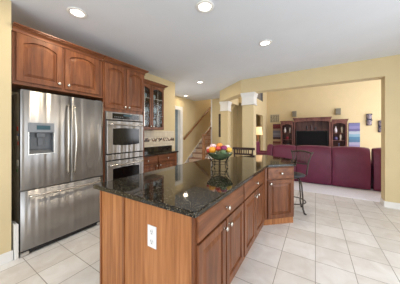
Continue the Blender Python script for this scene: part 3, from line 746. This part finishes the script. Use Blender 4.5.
# wooden stool behind the island
t = thing('bar_stool', 'dark wooden bar stool with slatted back behind the island near the columns', 'stool', (-1.47, 4.13, -.0), math.radians(4))
for x in (-.2, .2):
    obj('leg', MB().tube([(x*1.1, -.2, 0), (x, -.17, .62)], .018, 8), 'stool', t, local=True)
    obj('leg', MB().tube([(x*1.1, .2, 0), (x, .17, .62), (x*1.12, .22, 1.0)], .018, 8), 'stool', t, local=True)
obj('seat', MB().box((-.22, -.2, .61), (.22, .2, .65)), 'stool', t, local=True, bevel=.015)
obj('stretcher', MB().box((-.2, -.195, .2), (.2, -.175, .23)).box((-.21, .175, .25), (.21, .195, .28)), 'stool', t, local=True)
obj('top_rail', MB().tube([(-.27+.054*i, .225+.03*math.sin(PI*i/10), 1.0) for i in range(11)], .03, 8), 'stool', t, local=True)
obj('lower_rail', MB().box((-.235, .20, .85), (.235, .222, .89)), 'stool', t, local=True)
for i in range(6): obj('back_slat', MB().box((-.155+.054*i, .205, .88), (-.135+.054*i, .222, 1.0)), 'stool', t, local=True)

# ------------------------------------------------------------------ sofas
def sofa(x0_, edges, lab):
    y0_ = 5.84; W_ = edges[-1]
    t = thing('sofa', lab, 'sofa', (x0_, y0_, 0))
    n = len(edges)-1
    obj('base', MB().box((x0_+.02, y0_+.26, .05), (x0_+W_-.02, y0_+.93, .40)), 'leather', t, bevel=.02)
    for i in range(n):
        a, b = x0_+edges[i]+.006, x0_+edges[i+1]-.006
        mb = MB(); bm = mb.bm
        # back shell: gentle curve leaning away, rolled top
        prof = [(0.02, .025), (0.0, .2), (-.01, .5), (.0, .78), (.03, .93), (.08, 1.01), (.16, 1.03), (.23, 1.0), (.27, .88), (.25, .5), (.25, .025)]
        N = 8; rings = []
        for j in range(N+1):
            q = j/N; x = a+(b-a)*q; e = (1-abs(2*q-1)**6)
            rings.append([bm.verts.new((x, y0_+y+.02*(1-e)+.0, z-(.02*(1-e) if z > .9 else 0) + (.012*math.sin(PI*q) if z > .9 else 0))) for y, z in prof])
        for P, Q in zip(rings, rings[1:]):
            k = len(P)
            for m_ in range(k): bm.faces.new((P[m_], P[(m_+1) % k], Q[(m_+1) % k], Q[m_])).smooth = True
        bm.faces.new(rings[0]); bm.faces.new(rings[-1][::-1])
        obj('back_panel', mb, 'leather', t, bevel=.004)
        obj('seat_cushion', MB().box((a+.05, y0_+.28, .40), (b-.05, y0_+.9, .52)), 'leather', t, bevel=.04)
    for x in (x0_, x0_+W_-.2): obj('arm', MB().box((x, y0_+.28, .05), (x+.2, y0_+.98, .66)), 'leather', t, bevel=.05)
    for x in (x0_+.12, x0_+W_/2, x0_+W_-.12): obj('foot', MB().box((x-.04, y0_+.3, .0045), (x+.04, y0_+.38, .05)), 'irond', t)
    return t
sofa(-1.27, (0, .175, .807, 1.633, 2.39), 'long burgundy leather sofa seen from behind, beyond the iron bar stool')
sofa(1.165, (0, .82, 1.64), 'burgundy leather sofa seen from behind, partly hidden by the right wall')
# armchair
t = thing('armchair', 'burgundy leather armchair turned sideways beside the lamp', 'armchair', (-1.66, 7.32, 0), 0)
obj('base', MB().box((-.35, -.36, .05), (.42, .36, .42)), 'leather', t, local=True, bevel=.03)
obj('backrest', MB().prism([(-.42, .2), (-.22, .2), (-.26, 1.02), (-.34, 1.08), (-.44, 1.04)], -.33, .33, rot=Matrix(((1, 0, 0, 0), (0, 0, 1, 0), (0, 1, 0, 0), (0, 0, 0, 1)))), 'leather', t, local=True, bevel=.04, seg=3)
for y in (-.42, .26): obj('arm', MB().box((-.36, y, .05), (.44, y+.16, .68)), 'leather', t, local=True, bevel=.06, seg=3)
obj('seat_cushion', MB().box((-.22, -.25, .42), (.42, .25, .55)), 'leather', t, local=True, bevel=.04)
for x in (-.3, .36):
    for y in (-.34, .34): obj('foot', MB().box((x-.03, y-.03, .0045), (x+.03, y+.03, .06)), 'irond', t, local=True)
# side table and lamp
t = thing('side_table', 'small dark wooden side table under the lit lamp', 'table', (-2.09, 8.02, 0))
obj('tabletop', MB().lathe([(0, .60), (.2, .60), (.2, .63), (0, .63)], n=24), 'ent', t, local=True)
for k in range(4):
    a = PI/4+k*PI/2; obj('leg', MB().tube([(.16*math.cos(a), .16*math.sin(a), .005), (.15*math.cos(a), .15*math.sin(a), .60)], .018, 8), 'ent', t, local=True)
t = thing('table_lamp', 'table lamp with a warm glowing cream shade beside the armchair', 'lamp', (-2.09, 8.02, .631))
obj('lamp_base', MB().lathe([(.08, 0), (.08, .02), (.03, .05), (.05, .15), (.07, .28), (.05, .42), (.02, .5), (.01, .68)], n=20), mat('lamp_ceramic', (120, 90, 70), .3), t, local=True)
obj('lamp_shade', MB().lathe([(.19, .68), (.15, 1.02), (.146, 1.02), (.186, .68)], n=28), 'shade', t, local=True)
pl = bpy.data.lights.new('bulb', 'POINT'); pl.energy = 9; pl.color = WARM; pl.shadow_soft_size = .05
po = bpy.data.objects.new('bulb', pl); C.objects.link(po); po.location = (-2.09, 8.02, 1.5)

# ------------------------------------------------------------------ entertainment centre
EY = 10.45
def ent_unit(x0_, x1_, top, lab, name, shelves, base=.70):
    t = thing(name, lab, 'cabinet', ((x0_+x1_)/2, EY, 0))
    Wd = x1_-x0_; T = frame((x0_, EY, 0), (1, 0, 0)); D = .5
    mb = MB().box((0, 0, -D), (.04, top, -.02), rot=T).box((Wd-.04, 0, -D), (Wd, top, -.02), rot=T).box((.04, 0.08, -D), (Wd-.04, top, -D+.02), rot=T)
    mb.box((.04, top-.06, -D+.02), (Wd-.04, top, -.02), rot=T).box((.04, 0, -D+.02), (Wd-.04, base, -.02), rot=T)
    obj('carcass', mb, 'ent', t)
    # arched face
    N = 14; xi0, xi1 = .055, Wd-.055; spr = top-.17 if Wd < 1 else top-.13; rise = .09 if Wd < 1 else .05
    mb = MB().box((0, 0, -.02), (xi0, top, .01), rot=T).box((xi1, 0, -.02), (Wd, top, .01), rot=T)
    for i in range(N):
        a = xi0+(xi1-xi0)*i/N; b = xi0+(xi1-xi0)*(i+1)/N
        za = spr+rise*math.sin(PI*i/N)**.8 if i else spr; zb = spr+rise*math.sin(PI*(i+1)/N)**.8 if i < N-1 else spr
        mb.prism([(a, za), (b, zb), (b, top), (a, top)], -.02, .008, rot=T)
    obj('arched_face', mb, 'ent', t)
    for z in shelves: obj('shelf', local_box(T, (.04, z-.025, -D+.02), (Wd-.04, z, -.03)), 'ent', t)
    pth = [(x0_, EY+.45), (x0_, EY-.01), (x1_, EY-.01), (x1_, EY+.45)]
    pth = pth[:3] if x1_ < -.9 else pth[1:] if x0_ > .6 else pth
    obj('crown_molding', crown(pth, top-.02, top+.09, .05), 'ent', t)
    nd = 1 if Wd < 1 else 2; dw = (Wd-.12)/nd
    for k in range(nd): door(T, .06+k*dw, .1, dw-.01, base-.14, t, .05 if k else dw-.06, .45, m='ent', z=-.019)
    return t
ent_unit(-1.53, -.957, 1.93, 'left side cabinet of the dark entertainment centre with arched open shelves', 'bookcase', (1.06, 1.40))
ent_unit(-.93, .60, 2.06, 'wide middle section of the dark entertainment centre holding the television', 'entertainment_center', (1.55,))
ent_unit(.627, 1.20, 1.93, 'right side cabinet of the dark entertainment centre with arched open shelves', 'bookcase', (1.06, 1.40))
t = thing('television', 'large black flat-screen television in the entertainment centre', 'television', (-.165, 10.6, .702))
obj('bezel', MB().box((-.84, 10.58, .76), (.51, 10.64, 1.50)), 'blackp', t, bevel=.008)
obj('screen', MB().box((-.81, 10.577, .79), (.48, 10.58, 1.475)), mat('screen_glass', (12, 12, 15), .45, spec=.15), t)
obj('stand', MB().box((-.4, 10.52, .702), (.07, 10.68, .715)).box((-.2, 10.6, .715), (-.13, 10.63, .77)), 'blackp', t)
# ornaments
def vase(nm, prof, x, z, col, lab, cat='vase', y=10.62):
    o = obj(nm, MB().lathe(prof, n=16), mat(nm+'_glaze', col, .35)); o.location = (x, y, z+.0008); tag(o, lab, cat)
tall = [(0, 0), (.04, 0), (.06, .06), (.065, .12), (.04, .2), (.02, .25), (.028, .29), (0, .29)]
slim = [(0, 0), (.045, 0), (.03, .04), (.045, .14), (.05, .2), (.03, .27), (0, .28)]
squat = [(0, 0), (.05, 0), (.09, .05), (.09, .1), (.05, .14), (.055, .16), (0, .16)]
vase('vase', tall, -1.36, 1.40, (225, 215, 210), 'white vase on the upper shelf of the left bookcase, left one')
vase('vase', slim, -1.12, 1.40, (205, 195, 190), 'pale slim vase on the upper shelf of the left bookcase, right one')
vase('bowl', squat, -1.25, 1.06, (150, 50, 60), 'red squat bowl on the lower shelf of the left bookcase', 'bowl')
vase('vase', squat, -1.2, .70, (60, 66, 70), 'dark pot at the bottom of the left bookcase')
vase('vase', tall, .80, 1.40, (230, 220, 225), 'white pointed vase on the upper shelf of the right bookcase')
vase('vase', slim, 1.03, 1.40, (200, 190, 170), 'tan slim vase on the upper shelf of the right bookcase')
vase('figurine', slim, .98, 1.06, (210, 195, 180), 'pale figurine on the middle shelf of the right bookcase', 'figurine')
vase('vase', squat, .80, 1.06, (90, 80, 120), 'purple-grey squat vase on the middle shelf of the right bookcase')
vase('candlestick', [(0, 0), (.05, 0), (.015, .02), (.015, .2), (.04, .22), (0, .22)], .92, .70, (110, 110, 150), 'slim candlestick at the bottom of the right bookcase', 'candlestick')
for k, (x, h, c) in enumerate(((-.36, .22, (44, 34, 40)), (-.17, .26, (70, 52, 56)), (.0, .16, (40, 34, 44)))):
    vase('figurine', [(0, 0), (.07, 0), (.07, .02), (.03, .05), (.06, h*.5), (.03, h*.75), (.04, h*.9), (0, h)], x, 1.55, c, ['dark small figurine above the television, left of the three', 'taller brownish figurine above the television, in the middle', 'short dark figurine above the television, right of the three'][k], 'figurine')

# ------------------------------------------------------------------ things on the family room wall
def wallbox(nm, x, z, w_, h_, d, m, lab, cat, bevel=.004):
    return tag(obj(nm, MB().box((x-w_/2, 10.9985-d, z-h_/2), (x+w_/2, 10.9985, z+h_/2)), m, bevel=bevel), lab, cat)
t = thing('air_vent', 'wide cream return air vent grille high on the family room wall', 'vent', (-1.94, 10.99, 2.2))
obj('frame', MB().box((-2.19, 10.975, 1.98), (-1.69, 10.998, 2.01)).box((-2.19, 10.975, 2.41), (-1.69, 10.998, 2.44)).box((-2.19, 10.975, 2.01), (-2.16, 10.998, 2.41)).box((-1.72, 10.975, 2.01), (-1.69, 10.998, 2.41)), 'grille', t)
mb = MB()
for k in range(4): mb.box((-2.075+.09*k, 10.978, 2.01), (-2.055+.09*k, 10.996, 2.41))
obj('divider', mb, 'grille', t)
mb = MB()
for k in range(20): mb.box((-2.16, 10.984, 2.015+.02*k), (-1.72, 10.992, 2.023+.02*k))
obj('louver', mb, 'grille', t)
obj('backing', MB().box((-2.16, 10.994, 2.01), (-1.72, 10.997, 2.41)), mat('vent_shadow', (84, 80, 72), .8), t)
def speaker(x, z, lab):
    t = thing('wall_speaker', lab, 'speaker', (x, 10.99, z))
    obj('enclosure', MB().box((x-.10, 10.90, z-.15), (x+.10, 10.998, z+.15)), 'spk', t, bevel=.01)
    obj('grille', MB().box((x-.085, 10.893, z-.135), (x+.085, 10.90, z+.135)), mat('speaker_grille', (128, 122, 108), .8, noise=.3, scale=80), t)
speaker(-.95, 2.41, 'small grey wall speaker above the left end of the entertainment centre')
speaker(.92, 2.42, 'small grey wall speaker above the right bookcase')
def hanging(x, z0, z1, w_, cols, lab):
    t = thing('wall_hanging', lab, 'wall art', (x, 10.99, z0))
    obj('canvas', MB().box((x-w_/2, 10.97, z0), (x+w_/2, 10.998, z1)), stripes('striped_cloth', cols, 0, z1-z0), t)
    obj('edge_band', MB().box((x-w_/2, 10.966, z1-.02), (x+w_/2, 10.97, z1)).box((x-w_/2, 10.966, z0), (x+w_/2, 10.97, z0+.02)), mat('band', (110, 100, 120), .7), t)
hanging(-1.83, .72, 1.90, .40, [(150, 118, 96), (110, 60, 56), (188, 160, 130), (70, 50, 58), (120, 118, 138), (136, 136, 150), (110, 110, 130), (150, 130, 120), (110, 50, 60), (128, 60, 66)], 'striped red and grey wall hanging left of the entertainment centre')
hanging(1.52, .62, 1.86, .40, [(128, 130, 166), (150, 140, 175), (170, 165, 190), (92, 124, 152), (86, 132, 160), (136, 172, 190), (180, 188, 200), (108, 104, 145), (140, 135, 178), (120, 120, 165)], 'striped blue and lavender wall hanging right of the entertainment centre')
mk = mat('mask_metal', (66, 66, 84), .35, metal=.5, noise=.4, scale=20)
mk2 = mat('mask_face', (150, 140, 150), .4, metal=.2, noise=.3, scale=20)
def mask(x, z, lab):
    t = thing('wall_mask', lab, 'wall art', (x, 10.95, z))
    obj('back_plate', MB().box((x-.09, 10.965, z-.26), (x+.09, 10.998, z+.26)), mk, t, bevel=.01)
    for dz in (.13, -.13):
        f = obj('face', MB().ball((x, 10.93, z+dz), .11, (.78, .55, 1.1), 16).ball((x, 10.865, z+dz-.01), .02, (.7, 1, 1.6), 8), mk2, t)
        obj('eye', MB().ball((x-.03, 10.878, z+dz+.035), .016).ball((x+.03, 10.878, z+dz+.035), .016), mk, f)
        obj('headdress', MB().box((x-.1, 10.90, z+dz+.07), (x+.1, 10.97, z+dz+.125)), mk, f, bevel=.01)
mask(2.03, 1.99, 'dark sculpted mask panel on the cream wall, fully visible one')
mask(2.42, 1.68, 'dark sculpted mask panel half hidden by the right wall edge')

# ------------------------------------------------------------------ staircase
t = thing('staircase', 'wooden staircase with white risers going up along the foyer wall', 'staircase', (-4.0, 5.95, 0))
rise, run = .185, .265; Y0 = 5.95
for k in range(13):
    y = Y0+run*k; z = rise*(k+1)
    obj('riser', MB().box((-4.44, y, 0 if k == 0 else z-rise-.0), (-3.70, y+.02, z-.03)), mat('riser_paint', (226, 206, 190), .6) if k == 0 else bpy.data.materials['riser_paint'], t)
    obj('tread', MB().box((-4.44, y-.03, z-.03), (-3.68, y+run+.0, z)), mat('tread_wood', (150, 110, 88), .4, noise=.15, stretch=(1, 6, 1)) if k == 0 else bpy.data.materials['tread_wood'], t, bevel=.008)
mb = MB().prism([(Y0-.1, 0), (Y0+run*13, 0), (Y0+run*13, rise*14+.06), (Y0-.1, .10)], -4.46, -4.497, rot=Matrix(((0, 0, 1, 0), (1, 0, 0, 0), (0, 1, 0, 0), (0, 0, 0, 1))))
obj('skirt_board', mb, 'white', t)
mb = MB().prism([(Y0, 0), (6.74, 0), (6.74, rise*3.85), (Y0, rise*.9)], -3.70, -3.72, rot=Matrix(((0, 0, 1, 0), (1, 0, 0, 0), (0, 1, 0, 0), (0, 0, 0, 1))))
obj('stringer', mb, 'white', t)
obj('newel_post', MB().box((-3.74, 6.11, .19), (-3.65, 6.20, 1.30)).box((-3.755, 6.095, 1.30), (-3.635, 6.215, 1.34)), 'rail', t, bevel=.006)
for k in range(6):
    y = 6.26+.088*k; zb = rise*(int((y-Y0)/run)+1); zt = 1.20+.7*(y-6.15)
    obj('baluster', MB().lathe([(.018, 0), (.018, .2), (.011, .24), (.02, .4), (.014, .7), (.014, zt-zb)], c=(-3.70, y, zb), n=8), 'rail', t)
obj('banister', MB().tube([(-3.70, 6.18, 1.22), (-3.70, 6.74, 1.22+.7*.56)], .036, 8), 'rail', t)
t = thing('handrail', 'wooden handrail fixed to the foyer wall along the stairs', 'handrail', (-4.43, 5.9, 1.13))
obj('rail', MB().tube([(-4.42, 5.86, 1.14), (-4.42, 8.9, 1.14+.7*3.04)], .034, 10), 'rail', t)
for y in (6.1, 7.3, 8.5): obj('bracket', MB().tube([(-4.499, y, 1.10+.7*(y-5.86)-.03), (-4.43, y, 1.12+.7*(y-5.86)-.01)], .01, 6), 'nickel', t)
# picture on hall wall, plant in the study
t = thing('picture_frame', 'tall dark framed picture on the hall wall behind the left column', 'picture', (-3.1, 6.75, 1.7))
obj('frame', MB().box((-3.33, 6.735, 1.23), (-3.29, 6.758, 2.16)).box((-2.94, 6.735, 1.23), (-2.90, 6.758, 2.16)).box((-3.29, 6.735, 1.23), (-2.94, 6.758, 1.27)).box((-3.29, 6.735, 2.12), (-2.94, 6.758, 2.16)), 'stool', t)
obj('artwork', MB().box((-3.29, 6.745, 1.27), (-2.94, 6.755, 2.12)), mat('muted_print', (96, 84, 66), .6, noise=.5, scale=6), t)
t = thing('potted_plant', 'leafy green plant seen through the doorway left of the stairs', 'plant', (-5.35, 6.1, 0))
obj('pot', MB().lathe([(.12, 0), (.17, .3), (.18, .32), (.16, .32), (.12, .28), (0, .28)], n=18), mat('pot_clay', (70, 60, 58), .5), t, local=True)
mb = MB()
for k in range(60):
    a = random.uniform(0, 2*PI); r = random.uniform(.05, .34); z = random.uniform(.6, 1.75); s_ = random.uniform(.08, .14)
    c = Vector((r*math.cos(a), r*math.sin(a), z)); d = Vector((math.cos(a), math.sin(a), random.uniform(-.4, .5))).normalized(); u_ = d.cross(Vector((0, 0, 1))).normalized()
    vs_ = [mb.bm.verts.new(c+q) for q in (-d*s_, u_*s_*.4, d*s_, -u_*s_*.4)]; mb.bm.faces.new(vs_)
obj('foliage', mb, mat('leaf_green', (70, 112, 66), .5, noise=.3), t, local=True)
obj('trunk', MB().tube([(0, 0, .28), (.02, 0, .8), (-.02, .02, 1.5)], .018, 7), 'stool', t, local=True)
